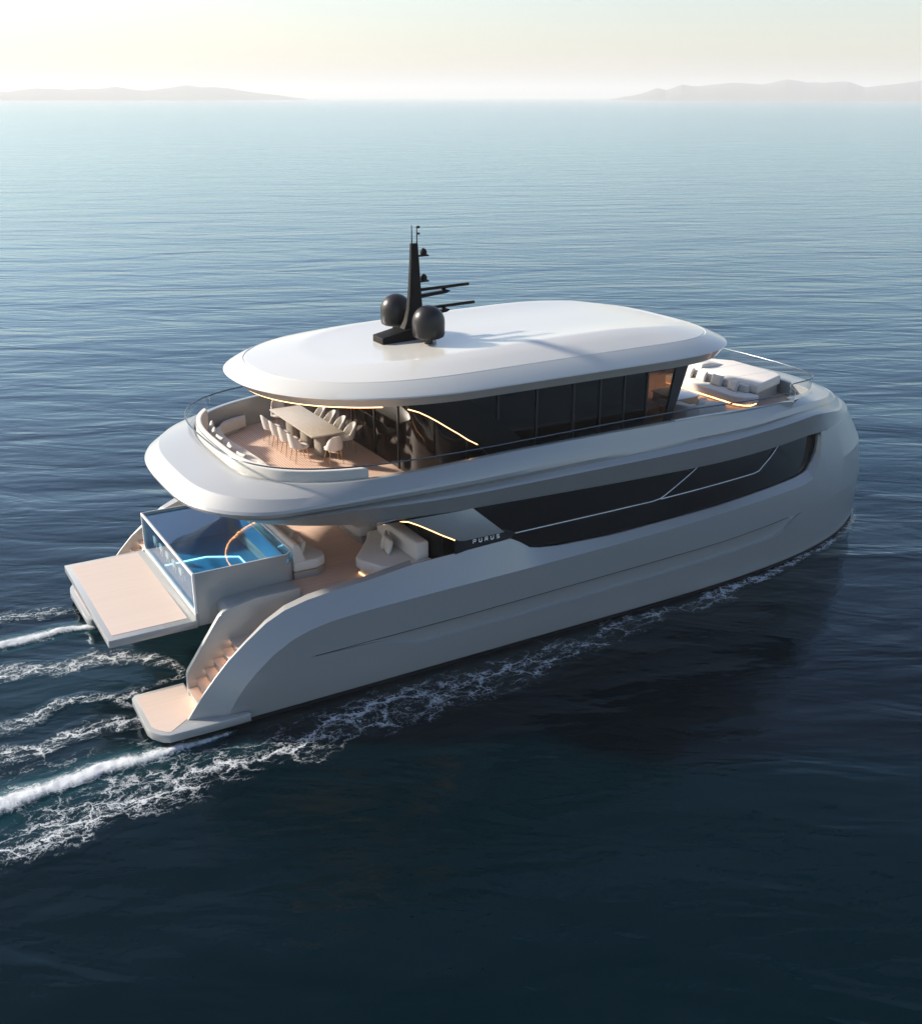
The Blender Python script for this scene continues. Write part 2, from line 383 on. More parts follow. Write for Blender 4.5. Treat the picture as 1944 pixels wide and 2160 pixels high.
# ------------------------------------------------------------------ pool
pw=G()
pw.box(1.93,2.0,-2.48,2.46,1.90,2.22)
pw.box(2.002,4.45,-2.48,-2.40,1.90,3.34); pw.box(2.002,4.45,2.40,2.46,1.90,3.34)
pw.prism([(4.45,-2.48),(4.66,-2.27),(4.66,2.3),(4.6,2.46),(4.45,2.46),(4.45,2.40),(4.6,2.25),(4.6,-2.24),(4.45,-2.40)],1.90,3.06)
pool=mk('pool',pw,HULL,yacht,30,bevel=.006,seg=1)
mk('pool_lining',G().box(2.01,4.44,-2.398,2.398,2.15,2.25).box(2.06,4.44,-2.397,-2.385,2.25,3.27).box(2.06,4.44,2.385,2.397,2.25,3.27).prism([(4.44,-2.39),(4.598,-2.23),(4.598,2.25),(4.44,2.39)],2.15,2.252).prism([(4.585,-2.22),(4.597,-2.22),(4.597,2.24),(4.585,2.24)],2.25,3.06),POOLTILE,pool,0)
# aft glass with rounded lower corners, in a slim frame
def roundrect(y0,y1,z0,z1,r,n=6,top=False):
    P=[]
    for (cy_,cz,a0) in ((y1-r,z0+r,-90),(y1,z1,None),(y0,z1,None),(y0+r,z0+r,180)):
        if a0 is None: P.append((cy_,cz))
        else:
            for k in range(n+1): a=R(a0+90*k/n); P.append((cy_+r*math.cos(a),cz+r*math.sin(a)))
    return P
outer=roundrect(-2.45,2.44,2.22,3.335,.02); inner=roundrect(-2.405,2.40,2.27,3.29,.20)
mk('aft_window',G().prism(inner,1.955,1.975,'x'),POOLGLASS,pool,0)
fr=G(); no=len(outer)
fr.grid([[(1.935,*p) for p in outer],[(1.935,*p) for p in inner],[(2.0,*p) for p in inner],[(2.0,*p) for p in outer],[(1.935,*p) for p in outer]],True)
mk('window_frame',fr,WHITEF,pool,30)
mk('forward_window',G().prism([(4.62,-2.22),(4.64,-2.22),(4.64,2.25),(4.62,2.25)],3.06,3.325).prism([(4.45,-2.43),(4.62,-2.26),(4.63,-2.27),(4.46,-2.44)],3.06,3.325),POOLGLASS,pool,0)
rim=G()
path=[(1.95,-2.45),(4.45,-2.45),(4.65,-2.25),(4.65,2.25),(4.55,2.43),(1.95,2.43)]
rim.tube([(x,y,3.345) for x,y in path],.018,6,True); mk('rim',rim,WHITEF,pool,60)
mk('pool_water',G().prism([(2.0,-2.384),(4.44,-2.384),(4.59,-2.23),(4.59,2.24),(4.44,2.384),(2.0,2.384)],3.28,3.29).v and G().poly([(1.978,-2.384,3.29),(4.44,-2.384,3.29),(4.584,-2.23,3.29),(4.584,2.24,3.29),(4.44,2.384,3.29),(1.978,2.384,3.29)]),POOLWATER,pool,0)
mk('pool_light',G().tube([(2.1,.9,2.265),(3.3,.9,2.265),(4.1,.45,2.265),(4.1,-2.36,2.265)],.02,6),LEDP,pool,0)
refl=G()  # dining chair reflections in the pool glass, modelled as small solid pieces
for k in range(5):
    y=1.35-.62*k; refl=G()
    refl.box(1.99,2.09,y-.12,y+.12,2.80,2.83); refl.box(1.99,2.02,y-.12,y+.12,2.83,2.98)
    for q in (-.1,.1): refl.box(2.0,2.02,y+q-.012,y+q+.012,2.66,2.80); refl.box(2.07,2.09,y+q-.012,y+q+.012,2.66,2.80)
    mk('chair_reflection',refl,WHITEF,pool,0)
# ------------------------------------------------------------------ upper deck ring (bulwark)
zgun=[(2,5.56),(4.2,5.58),(7,5.67),(10.5,5.76),(16,5.74),(20.4,5.62),(21.5,5.48),(23,5.32),(24.6,5.20)]
zled=[(2,4.62),(3.2,4.68),(4.5,4.82),(6,4.96),(9.6,4.92),(17,4.91),(19.5,4.95),(21.8,4.96),(23.2,4.78),(24.6,4.52),(27,4.40)]
zgr =[(2,4.70),(3.2,4.77),(4.5,4.93),(6,5.10),(9.6,5.06),(17,5.07),(18.5,5.10),(20.4,5.20),(21.8,5.27),(23,5.10),(24.6,4.78),(27,4.56)]
f=lambda tab,o=0: (lambda x: SI(x,tab)+o)
# (tip aft, exponent, half breadth aft, tip fwd, xb, exponent, half breadth fwd, z)
U=[]
U.append(ring(4.6,2.2,3.3,20.0,14,2.5,3.6,lambda x: 4.50))
U.append(ring(3.35,2.2,4.15,25.9,XF,2.9,4.2,f(ZF,.02),flush=True))
U.append(ring(2.92,2.2,4.38,26.72,XF,2.9,4.36,f(ZF,.0),flush=True))
U.append(ring(2.80,2.2,4.44,26.70,XF,2.9,4.42,f(ZF,.03),flush=True))
U.append(ring(2.45,2.6,4.68,26.35,XF,2.9,4.68,f(zled)))
U.append(ring(2.47,2.6,4.62,26.22,XF,2.9,4.63,lambda x: SI(x,zled)+.05))
U.append(ring(2.60,2.6,4.47,26.05,XF,2.9,4.50,f(zgr,-.02)))
U.append(ring(2.40,2.7,4.50,26.0,XF,2.9,4.50,f(zgr,.025)))
zO=[(2,4.98),(3.5,5.03),(5,5.18),(7,5.26),(18,5.27),(20.5,5.31),(22,5.26),(24,5.00),(26,4.72)]
U.append(ring(2.06,3.0,4.60,25.75,16.5,2.6,4.478,f(zO,-.10)))
U.append(ring(2.02,3.1,4.60,25.6,16.5,2.6,4.446,f(zO)))
U.append(ring(2.07,3.1,4.58,25.5,16.5,2.6,4.424,f(zO,.07)))
zS=[(2,5.30),(4,5.36),(7,5.50),(10,5.56),(18,5.55),(21,5.46),(23,5.24),(26,4.94)]
U.append(ring(2.45,3.1,4.48,25.1,16.5,2.6,4.352,f(zS)))
U.append(ring(3.05,3.15,4.39,24.7,16.5,2.6,4.312,lambda x: .35*SI(x,zS)+.65*SI(x,zgun)))
U.append(ring(3.30,3.2,4.35,24.4,17,2.6,4.30,f(zgun,-.012)))
U.append(ring(3.34,3.2,4.33,24.3,17,2.6,4.28,f(zgun)))
U.append(ring(3.46,3.2,4.21,23.75,18.5,2.8,4.14,f(zgun),notch=-.05))
U.append(ring(3.49,3.2,4.18,23.7,18.5,2.8,4.11,f(zgun,-.02),notch=-.02))
U.append(ring(3.52,3.2,4.15,23.6,18.5,2.8,4.08,lambda x:4.76,notch=0))
ug=G(); ug.grid([loop(u) for u in U],True)
ug.poly(loop(U[0]))
mk('upper_bulwark',ug,HULL,yacht,12)
# upper deck floor
dk=ring(3.54,3.2,4.13,23.58,18.5,2.8,4.06,lambda x:4.80,notch=.02)
g=G(); g.poly(loop(dk)); ud=mk('upper_deck',g,TEAKY,yacht,0)
# bow nose coaming inside the rail (raised white block each side of the bow deck)
# glass rail and handrail
ZR=[(3,6.0),(16,6.0),(20.6,5.88),(23.5,5.82)]
top=ring(3.30,3.2,4.33,23.5,18.5,2.8,4.20,lambda x: interp(x,ZR),notch=-.06)
bot=ring(3.40,3.2,4.27,23.5,18.5,2.8,4.17,lambda x: SI(x,zgun)-.005,notch=-.04)
g=G(); g.grid([loop(top),loop(bot)],True); gr=mk('rail_glass',g,RAILGLASS,yacht,60)
g=G(); g.tube(loop(top),.022,8,True); mk('handrail',g,mat('handrail_steel',(.10,.12,.14),.2,.8),yacht,60)
# ------------------------------------------------------------------ windows of the lower hull
wg=G(); a=[];b_=[]
for c in cols:
    if c[0]=='a': 
        xx=c[1][0]; f_=None
        if xx<8.7: continue
    elif c[0]=='m': xx=c[1]; f_=None
    else: f_=c[1]; xx=XF+(26.8-XF)*f_
    if xx>22.9: break
    z0=interp(xx,ZT)-.08; z1=interp(xx,ZF)+.03
    if f_ is None: a.append((xx,-4.30,z0)); b_.append((xx,-4.27,z1))
    else:
        p=side(xx,f_,z0,.0); k=-p[1]/BZ(z0); a.append((p[0],-4.30*k,z0)); p=side(xx,f_,z1,.0); b_.append((p[0],-4.27*k,z1))
for s in (-1,1): mk('hull_window',G().grid([[(x,-s*y*(PS if s>0 else 1),z) for x,y,z in a],[(x,-s*y*(PS if s>0 else 1),z) for x,y,z in b_]]),DARKGLASS,yacht,30)
def onwin(x,z,o=.015):
    f_=(x-XF)/(26.8-XF)
    if f_<=0: return (x,-4.30-o,z)
    p=side(x,f_,z); k=-p[1]/BZ(z); return (p[0],-(4.29*k)-o,z)
def trim(pts,r=.014):
    P=[]
    for (x0,z0),(x1,z1) in zip(pts,pts[1:]):
        n=max(2,int(abs(x1-x0)/.35)); P+= [(x0+(x1-x0)*k/n,z0+(z1-z0)*k/n) for k in range(n)]
    P.append(pts[-1])
    for s in (-1,1): mk('window_trim',G().tube([(lambda q:(q[0],-s*q[1]*(PS if s>0 else 1),q[2]))(onwin(*p)) for p in P],r,6),TRIMW,yacht,60)
trim([(10.15,3.39),(15.1,3.395),(15.4,3.43),(15.6,3.52),(16.86,4.17)]); trim([(15.42,3.41),(19.1,3.49),(19.35,3.53),(19.5,3.62),(20.45,4.17)])
# wing blade with the name strip
led=[(6.35,4.50),(6.7,4.52),(7.06,4.42),(7.35,4.27),(7.63,4.10),(8.0,3.87),(8.42,3.63)]
blade=led+[(8.55,3.57),(8.72,3.54),(9.95,3.54),(8.95,4.42)]
for s in (-1,1):
    k_=1 if s<0 else PS; y0,y1=sorted((s*4.33*k_,s*4.42*k_)); o=mk('side_wing',G().prism(blade,y0,y1,'y'),HULL,yacht,30,bevel=.012)
    mk('wing_light',G().tube([(x-.01,s*4.40*k_,z-.015) for x,z in led],.010,6),LED,o,0)
    y0,y1=sorted((s*4.29*k_,s*4.34*k_))
    st=mk('name_strip',G().prism([(8.45,3.10),(8.45,3.58),(8.7,3.56),(10.0,3.56),(10.35,3.40),(10.15,3.25)],y0,y1,'y'),BLACK,yacht,0)
    # lettering
    def stroke(g,pts): 
        g.tube(pts,.0095,5)
    glyph={'P':[[(0,0),(0,1),(.75,1),(.9,.85),(.9,.6),(.75,.45),(.25,.45)]],
           'U':[[(0,1),(0,.2),(.15,0),(.75,0),(.9,.2),(.9,1)]],
           'R':[[(0,0),(0,1),(.75,1),(.9,.85),(.9,.6),(.75,.45),(.2,.45)],[(.55,.45),(.9,0)]],
           'S':[[(.9,1),(.12,1),(0,.85),(0,.62),(.12,.5),(.78,.5),(.9,.38),(.9,.15),(.78,0),(0,0)]]}
    x0=9.00; h=.10
    word='PURUS' if s<0 else 'SURUP'
    for i,ch in enumerate('PURUS'):
        ox=(x0+i*.185) if s<0 else (x0+4*.185+.09-i*.185)
        g=G()
        for ps in glyph[ch]: stroke(g,[(ox+s*-1*p*.088,s*(4.352 if s<0 else 4.34*PS+.012),3.385+q*h+.01*i*0) for p,q in ps])
        mk('letter',g,LETT,st,0)
# main deck house: aft wall, interior behind
dh=G(); dh.box(8.05,8.15,-4.2,4.95,2.48,4.45)
mh=mk('saloon_wall',dh,WINGM,yacht,0)
for y in (-3.0,-1.4,.2,1.8,3.2): mk('mullion',G().box(8.02,8.05,y-.02,y+.02,2.49,4.44),BLACK,mh,0)
mk('door_handle',G().box(7.98,8.02,-3.18,-3.08,2.6,3.15),WHITEF,mh,0,bevel=.005)
# ------------------------------------------------------------------ upper deckhouse
hs=G()
HX=8.25
def corner(x0,y0,x1,y1,n=8):
    return [(x0+(x1-x0)*(1-math.cos(k/n*math.pi/2)),y0+(y1-y0)*math.sin(k/n*math.pi/2)) for k in range(n+1)]
cpts=[(HX,-1.56)]+corner(HX,-2.2,9.35,-3.45,8)
for s in (-1,1): mk('corner_glass',G().grid([[(x,-s*y,4.80) for x,y in cpts],[(x,-s*y,7.21) for x,y in cpts]]),DARKGLASS,yacht,60)
w=G(); w.box(HX,HX+.03,-1.56,1.56,4.80,7.21); ag=mk('sliding_door',w,DARKGLASS,yacht,0)
for y in (-1.56,-.05,1.5): mk('door_frame',G().box(HX-.03,HX,y-.03,y+.03,4.80,7.21),BLACK,ag,0,bevel=.004,seg=1)
sgs={s:mk('side_glass',G().box(9.35,15.35,min(s*3.5,s*3.47),max(s*3.5,s*3.47),4.80,7.215),DARKGLASS,yacht,0) for s in (-1,1)}
for x in (10.25,11.5,12.75,13.66,14.52,15.35):
    for s in (-1,1):
        y0,y1=sorted((s*3.50,s*3.54)); mk('mullion',G().box(x-.03-(.02 if x==12.75 else 0),x+.03,y0,y1,4.80,7.21),BLACK,sgs[s],0)
for s in (-1,1): mk('window_post',G().box(9.28,9.36,s*3.44-.04,s*3.44+.04,4.80,6.0 if s<0 else 6.0),BLACK,yacht,0)
# forward see-through panes and raked pillar, front screen
for s in (-1,1):
    y0,y1=sorted((s*3.47,s*3.49))
    mk('forward_pane',G().prism([(15.38,4.80),(16.02,4.80),(16.48,7.26),(15.38,7.26)],y0,y1,'y'),PANEGLASS,yacht,0)
    mk('pillar',G().prism([(16.0,4.80),(16.16,4.80),(16.98,7.27),(16.46,7.27)],s*3.46 if s<0 else 3.40,s*3.40 if s<0 else 3.46,'y').prism([(15.96,4.80),(16.02,4.80),(16.50,7.26),(16.44,7.26)],min(s*3.53,s*3.46),max(s*3.53,s*3.46),'y'),BLACK,yacht,0)
ft=[(17.0+1.1*(1-(y/3.4)**2),y) for y in np.linspace(-3.4,3.4,15)]
w=G(); w.grid([[(x-.85,y,4.80) for x,y in ft],[(x,y,7.26) for x,y in ft]]); mk('windscreen',w,PANEGLASS,yacht,60)
# interior of the upper house
it=G(); it.box(9.6,14.9,-3.2,3.2,4.81,7.2); mk('cabin_core',it,CURT,yacht,0)
it=G(); it.box(15.0,16.4,.3,1.9,4.82,5.6); mk('helm_console',it,GREYBASE,yacht,0,bevel=.08)
# black wing panels at the aft corners of the upper house
curve=[(7.50,7.14),(7.78,7.03),(8.05,6.88),(8.35,6.69),(8.65,6.48),(8.95,6.28),(9.25,6.06),(9.55,5.88)]
wp=curve+[(9.95,5.45),(10.5,4.80),(12.0,4.80),(11.2,5.60),(10.2,6.44),(9.2,7.20),(9.15,7.23),(7.5,7.23)]
for s in (-1,1):
    y0,y1=sorted((s*3.56,s*3.66)); o=mk('wing_panel',G().prism(wp,y0,y1,'y'),WINGM,yacht,30)
    mk('wing_light',G().tube([(x,s*3.63,z-.02) for x,z in curve],.011,6),LED,o,0)
# ------------------------------------------------------------------ roof
def rr(tipa,na,b,tipb,nb,xb,zf,mb=2.0,bb=None,xs=9.5): return ring(tipa,na,b,tipb,xb,nb,bb or b,zf,mb,xs)
zE=[(4,7.53),(6,7.50),(10,7.52),(16,7.58),(19.5,7.72)]
c_=lambda v:(lambda x:v)
zE=[(4,7.52),(6,7.50),(10,7.51),(16,7.53),(19.5,7.56)]
zsm=[(4,7.76),(10,7.84),(16,7.88),(18.8,7.84)]
zcr=[(5,7.86),(6.4,7.95),(8,8.05),(10,8.13),(12,8.19),(14.5,8.22),(16.5,8.13),(18.6,7.86)]
zce=[(5,7.90),(7,7.99),(9,8.05),(12,8.12),(14.5,8.15),(16.5,8.09),(18.4,7.90)]
def rf(tipa,n,b,tipb,xb,z): return ring(tipa,n,b,tipb,xb,3.2,b,z,3.0)
Rr=[rf(5.6,2.2,3.0,17.6,13,c_(7.20)),
    rf(4.80,2.2,3.75,18.8,15,c_(7.22)),
    rf(4.50,2.2,4.00,19.10,15,c_(7.25)),
    rf(4.22,2.2,4.17,19.32,15,f(zE,-.03)),
    rf(4.16,2.2,4.20,19.36,15,f(zE)),
    rf(4.20,2.2,4.18,19.34,15,f(zE,.03)),
    rf(4.45,2.25,3.93,19.05,15,lambda x: .5*SI(x,zE)+.5*SI(x,zsm)+.03),
    rf(4.72,2.3,3.66,18.74,15,f(zsm)),
    rf(4.76,2.3,3.63,18.71,15,f(zsm,-.016)),
    rf(4.80,2.3,3.60,18.68,15,f(zsm,.008)),
    rf(5.5,2.3,3.1,18.58,15,lambda x:.5*SI(x,zsm)+.5*SI(x,zcr)+.02),
    rf(6.2,2.3,2.62,18.50,15,lambda x: SI(x,zcr)-.012),
    rf(6.4,2.3,2.48,18.46,15,f(zcr)),
    rf(6.6,2.3,2.34,18.40,15,lambda x: SI(x,zcr)-.012),
    rf(7.2,2.3,1.9,18.1,15,lambda x: .4*SI(x,zcr)+.6*SI(x,zce)),
    rf(8.2,2.3,1.2,17.4,15,f(zce)),
    rf(9.2,2.3,.5,16.6,15,f(zce,.005))]
g=G(); g.grid([loop(r,1.0) for r in Rr],True); g.poly(loop(Rr[0],1.0)); 
# close the crown along the centre
last=Rr[-1]; g.grid([last,[(x,-y,z) for x,y,z in last]])
roof=mk('roof',g,ROOFM,yacht,13)
ledr=rf(4.55,2.2,3.95,19,15,c_(7.228))
lp=[p for p in ledr if p[0]<6.9]; lp=[(x,-y,z) for x,y,z in lp[::-1]]+lp[1:]
mk('roof_light',G().tube(lp,.013,6),LED,yacht,0)
lp=[p for p in ring(3.75,2.2,3.95,20,14,2.5,3.95,lambda x:4.42) if p[0]<6.4]; lp=[(x,-y,z) for x,y,z in lp[::-1]]+lp[1:]
mk('overhang_light',G().tube(lp,.016,6),LED,yacht,0)
# ------------------------------------------------------------------ mast
mb=G(); mb.prism([(8.45,7.9),(8.45,8.22),(9.1,8.35),(9.4,8.38),(10.15,8.30),(10.15,7.95)],-.32,.32,'y')
mast=mk('mast',mb,MASTM,yacht,30,bevel=.02)
def frust(g,x0,x1,w0,x2,x3,w1,z0,z1):
    g.grid([[(x0,-w0,z0),(x1,-w0,z0),(x1,w0,z0),(x0,w0,z0)],[(x2,-w1,z1),(x3,-w1,z1),(x3,w1,z1),(x2,w1,z1)]],True)
p=G()
lv=[(9.22,9.92,.16,8.36),(9.33,9.88,.12,8.58),(9.41,9.85,.10,8.90),(9.47,9.81,.085,9.5),(9.52,9.77,.07,10.3),(9.535,9.745,.06,10.70)]
rowsm=[]
for x0,x1,w_,z in lv:
    c=.02; rowsm.append([(x0+c,-w_,z),(x1-c,-w_,z),(x1,-w_+c,z),(x1,w_-c,z),(x1-c,w_,z),(x0+c,w_,z),(x0,w_-c,z),(x0,-w_+c,z)])
p.grid(rowsm,True); p.poly(rowsm[0]); p.poly(rowsm[-1],True)
mk('mast_tower',p,MASTM,mast,30)
for x in (9.58,9.74): 
    g=G(); g.tube([(x,0,10.68),(x,0,11.19 if x<9.6 else 11.15)],.018,6,r2=.012)
    if x>9.6: g.box(9.74,9.82,-.03,.03,11.10,11.16); g.box(9.74,9.82,-.03,.03,10.93,10.98)
    mk('antenna',g,MASTM,mast,0)
for z in (10.33,9.62):
    g=G(); g.box(9.74,10.08,-.06,.06,z,z+.04); g.lathe([(.09,z+.04),(.10,z+.10),(.085,z+.17),(.03,z+.22)],9.94,0,12); mk('navigation_light',g,MASTM,mast,40)
for z,L_ in ((9.22,1.5),(8.68,1.7)):
    g=G(); g.prism([(9.72,z-.05),(10.65,z+.03),(10.78,z+.09),(10.70,z+.12),(9.72,z+.05)],-.06,.06,'y'); g.lathe([(.09,z+.09),(.06,z+.15),(.09,z+.21)],10.58,0,12)
    a_=R(6); 
    g.tube([(9.84,-.02,z+.19),(9.92,-.02,z+.19),(10.5,0,z+.20),(9.92+L_,.03,z+.22)],.045,8)
    mk('radar',g,MASTM,mast,40)
DOMEM=mat('dome_bronze',(.012,.010,.0085),.36,0,.1,.3)
def dome(x,y,z0):
    g=G(); g.lathe([(.12,z0-.2),(.12,z0),(.36,z0+.0),(.43,z0+.04),(.452,z0+.12)]+[(.455*math.cos(a),z0+.44+.455*math.sin(a)) for a in [k*math.pi/2/9 for k in range(9)]]+[(.01,z0+.895)],x,y,40)
    mk('satellite_dome',g,DOMEM,mast,50)
dome(9.50,.90,8.30); dome(9.58,-.92,8.24)
# ------------------------------------------------------------------ furniture helpers
def pad(name,outline,z0,z1,m,parent,r=.05,seg=3):
    return mk(name,G().prism(outline,z0,z1),m,parent,40,bevel=r,seg=seg)
def pillow_mesh(w=.5,h=.42,t=.16,n=14):
    top=[];bot=[]
    for i in range(n+1):
        a=[];b=[]
        for j in range(n+1):
            u=-1+2*i/n; v=-1+2*j/n
            k=1-.10*(1-abs(v)**2)*0
            px=u*w/2*(1-.09*(1-v*v)*abs(u)**3); py=v*h/2*(1-.09*(1-u*u)*abs(v)**3)
            zz=t/2*(max(0,(1-u**4)*(1-v**4))**.5)*(1+.05*math.sin(5*u+3*v))
            a.append((px,zz,py)); b.append((px,-zz,py))
        top.append(a); bot.append(b)
    g=G(); g.grid(top); g.grid(bot,flip=True); return g
PILG=mk('cushion',pillow_mesh(),PILM,None,80); PILD=PILG.data; bpy.data.objects.remove(PILG)
def cushion(loc,rz,tilt,label,group,sc=(1,1,1),roll=0,m=None):
    o=bpy.data.objects.new('cushion',PILD); COL.objects.link(o); o.location=loc; o.rotation_euler=(tilt,roll,rz); o.scale=sc
    tag(o,label,'cushion',group); return o
# ------------------------------------------------------------------ dining table
T=empty('dining_table',(6.87,1.78,4.80),'long stone-topped dining table under the roof of the aft upper deck','table')
tg=G(); tg.box(-.50,.50,-1.66,1.66,.715,.76); mk('table_top',tg,STONE,T,30,bevel=.008)
for y in (-1.1,-.05,1.1):
    pg=G(); pg.lathe([(.20,0),(.20,.714)],0,y,28,.85,1.0+.6); mk('pedestal',pg,vary(mat('ribbed_stone',(.22,.20,.17),.6),3,.15),T,50)
# chair ----------------------------------------------------------------
def seat_bm():
    g=G(); prof=[(.05,.405),(.20,.405),(.235,.425),(.25,.455),(.235,.48),(.15,.492),(.01,.494)]
    rows=[]
    for r,z in prof:
        row=[]
        for k in range(32):
            a=2*math.pi*k/32; c,s_=math.cos(a),math.sin(a); q=(abs(c)**3+abs(s_)**3)**(-1/3)
            row.append((r*q*c*1.0,r*q*s_*.98,z))
        rows.append(row)
    g.grid(rows,True); g.poly(rows[0],True); g.poly(rows[-1]); return g
def back_bm():
    """curved shell behind the seat; the chair faces +x"""
    g=G(); nA=26; nH=10; out=[];inn=[]
    for i in range(nH+1):
        t=i/nH; ro=[];ri=[]
        for k in range(nA+1):
            u=-1+2*k/nA; a=math.pi+u*R(98)
            hgt=.40*(max(0,1-abs(u)**2.6))**.9+.035
            z=.43+hgt*t
            narrow=1-.16*t*t
            lean=-.13*t*hgt/.43
            rad=.262
            x=math.cos(a)*rad*narrow*(1.0)+lean; y=math.sin(a)*rad*narrow*1.02
            rin=(rad-.035)*narrow
            ro.append((x,y,z)); ri.append((math.cos(a)*rin+lean,math.sin(a)*rin*1.02,z))
        out.append(ro); inn.append(ri)
    g.grid(out); g.grid(inn,flip=True); g.grid([out[-1],inn[-1]]); g.grid([out[0],inn[0]])
    g.grid([[o_[0] for o_ in out],[o_[0] for o_ in inn]]); g.grid([[o_[-1] for o_ in out],[o_[-1] for o_ in inn]])
    return g
def make_chair(loc,rz,label,group):
    c=empty('dining_chair',loc,label,'chair',group,rz)
    mk('seat',seat_bm(),FAB,c,60); mk('backrest',back_bm(),FAB,c,60)
    for sx in (-1,1):
        for sy in (-1,1):
            g=G(); g.tube([(sx*.15,sy*.15,.41),(sx*.225,sy*.215,0)],.015,8,r2=.009); mk('leg',g,GOLD,c,60)
    return c
def copy_tree(o,parent=None):
    c=o.copy(); COL.objects.link(c)
    if parent: c.parent=parent
    for ch in o.children: copy_tree(ch,c)
    return c
CG='dining chairs around the stone table'
spots=[((6.12,.45,4.8),0,'ivory dining chair nearest the glass rail on the stern side of the table'),
 ((6.12,1.18,4.8),0,'second ivory dining chair from the rail along the stern side of the table'),
 ((6.12,1.88,4.8),0,'third ivory dining chair from the rail along the stern side of the table'),
 ((6.12,2.58,4.8),0,'fourth and leftmost ivory dining chair on the stern side of the table'),
 ((6.88,-.02-.16,4.8),90,'ivory dining chair at the near head of the table, its back to the camera'),
 ((7.58,.55,4.8),180,'ivory dining chair nearest the rail on the glass-door side of the table'),
 ((7.58,1.30,4.8),180,'second ivory dining chair from the rail on the glass-door side of the table'),
 ((7.58,2.02,4.8),180,'third ivory dining chair from the rail on the glass-door side of the table'),
 ((7.58,2.74,4.8),180,'farthest ivory dining chair on the glass-door side of the table'),
 ((6.80,3.75,4.8),-90,'ivory dining chair at the far head of the table')]
ch0=None
for loc,a,lab in spots:
    if ch0 is None: ch0=make_chair(loc,R(a),lab,CG)
    else:
        c=copy_tree(ch0); c.location=loc; c.rotation_euler=(0,0,R(a+random.uniform(-3,3))); c['label']=lab
# ------------------------------------------------------------------ aft curved sofa on the upper deck
def gx_(y,o):
    y=y/PS if y>0 else y
    b=4.15-o*.9; xs=9.5; tip=3.52+o
    return xs-(xs-tip)*max(0,1-min(1,abs(y)/b)**3.2)**(1/3.2)
def arc_pts(o,x0,x1,n=40):
    """inset copy of the inner gunwale curve, from the near side at x0 round the stern to the far side at x1"""
    b=4.15-o*.9; xs=9.5; tip=3.52+o; C=[]
    for k in range(-400,401):
        th=k/400*math.pi/2; c=max(0,math.cos(th))**(2/3.2); y=b*math.copysign(abs(math.sin(th))**(2/3.2),th); C.append((xs-(xs-tip)*c,y*(PS if y>0 else 1)))
    C=[p for p in C if not (p[1]<0 and p[0]>x0) and not (p[1]>0 and p[0]>x1)]
    return resample(C,n)
def resample(C,n):
    L_=[0]
    for a,b in zip(C,C[1:]): L_.append(L_[-1]+math.hypot(b[0]-a[0],b[1]-a[1]))
    return [(float(np.interp(L_[-1]*k/n,L_,[p[0] for p in C])),float(np.interp(L_[-1]*k/n,L_,[p[1] for p in C]))) for k in range(n+1)]
INE=spl([(6.25,-3.70),(5.9,-3.05),(5.4,-2.5),(4.95,-2.0),(4.76,-1.2),(4.77,0),(4.68,1.4),(4.62,2.4),(4.74,3.3),(5.02,3.95),(5.45,4.25),(5.9,4.4)],8)
def inner_edge(n=40,dx=0): return [(x+dx,y) for x,y in resample(INE,n)]
S=empty('curved_sofa',(4.2,0,4.80),'long ivory curved sofa following the round stern of the upper deck','sofa')
def strip(outer,inner,z0,z1,name,m,par,bev=.05,loc=(4.2,0,4.80)):
    g=G(); rows=[[(a[0]-loc[0],a[1]-loc[1],z0-loc[2]),(a[0]-loc[0],a[1]-loc[1],z1-loc[2]),(b[0]-loc[0],b[1]-loc[1],z1-loc[2]),(b[0]-loc[0],b[1]-loc[1],z0-loc[2])] for a,b in zip(outer,inner)]
    g.grid(rows,True); g.poly(rows[0]); g.poly(rows[-1],True)
    return mk(name,g,m,par,45,bevel=bev,seg=3)
strip(arc_pts(.30,6.2,5.85),inner_edge(),4.90,5.22,'seat',FAB,S,.04)
strip(arc_pts(.04,6.25,4.45),arc_pts(.21,6.1,4.40),4.84,5.86,'backrest',FAB,S,.05)
strip(arc_pts(.34,5.9,5.5),inner_edge(40,-.10),4.81,4.90,'plinth',GREYBASE,S,0)
mk('floor_light',G().tube([(x-4.2,y,.055) for x,y in inner_edge(40,-.085)[8:39]],.010,6),LEDS,S,0)
for y in (-1.9,-.4,1.1,2.3):
    a=gx_(y,.31); b_=min(INE,key=lambda p:abs(p[1]-y))[0]
    mk('seam',G().box(a-4.2,b_-4.2-.03,y-.004,y+.004,.4195,.4225),GREYBASE,S,0)
CU='cushions on the curved stern sofa'
labs=['white scatter cushion on the curved stern sofa, nearest its rounded far corner','second scatter cushion from the far corner of the curved stern sofa','third scatter cushion from the far corner of the curved stern sofa','fourth scatter cushion from the far corner of the curved stern sofa','fifth scatter cushion from the far corner of the curved stern sofa','last scatter cushion at the near end of the curved stern sofa']
for i,y in enumerate((2.35,1.7,.95,.1,-.8,-1.9)):
    px=gx_(y,.28)+.15
    nx=gx_(y+.2,.3)-gx_(y-.2,.3)
    cushion((px,y,5.54),R(90)-math.atan2(nx,.4)+R(random.uniform(-14,14)),R(random.uniform(12,20)),labs[i],CU,(.9,.9,1))
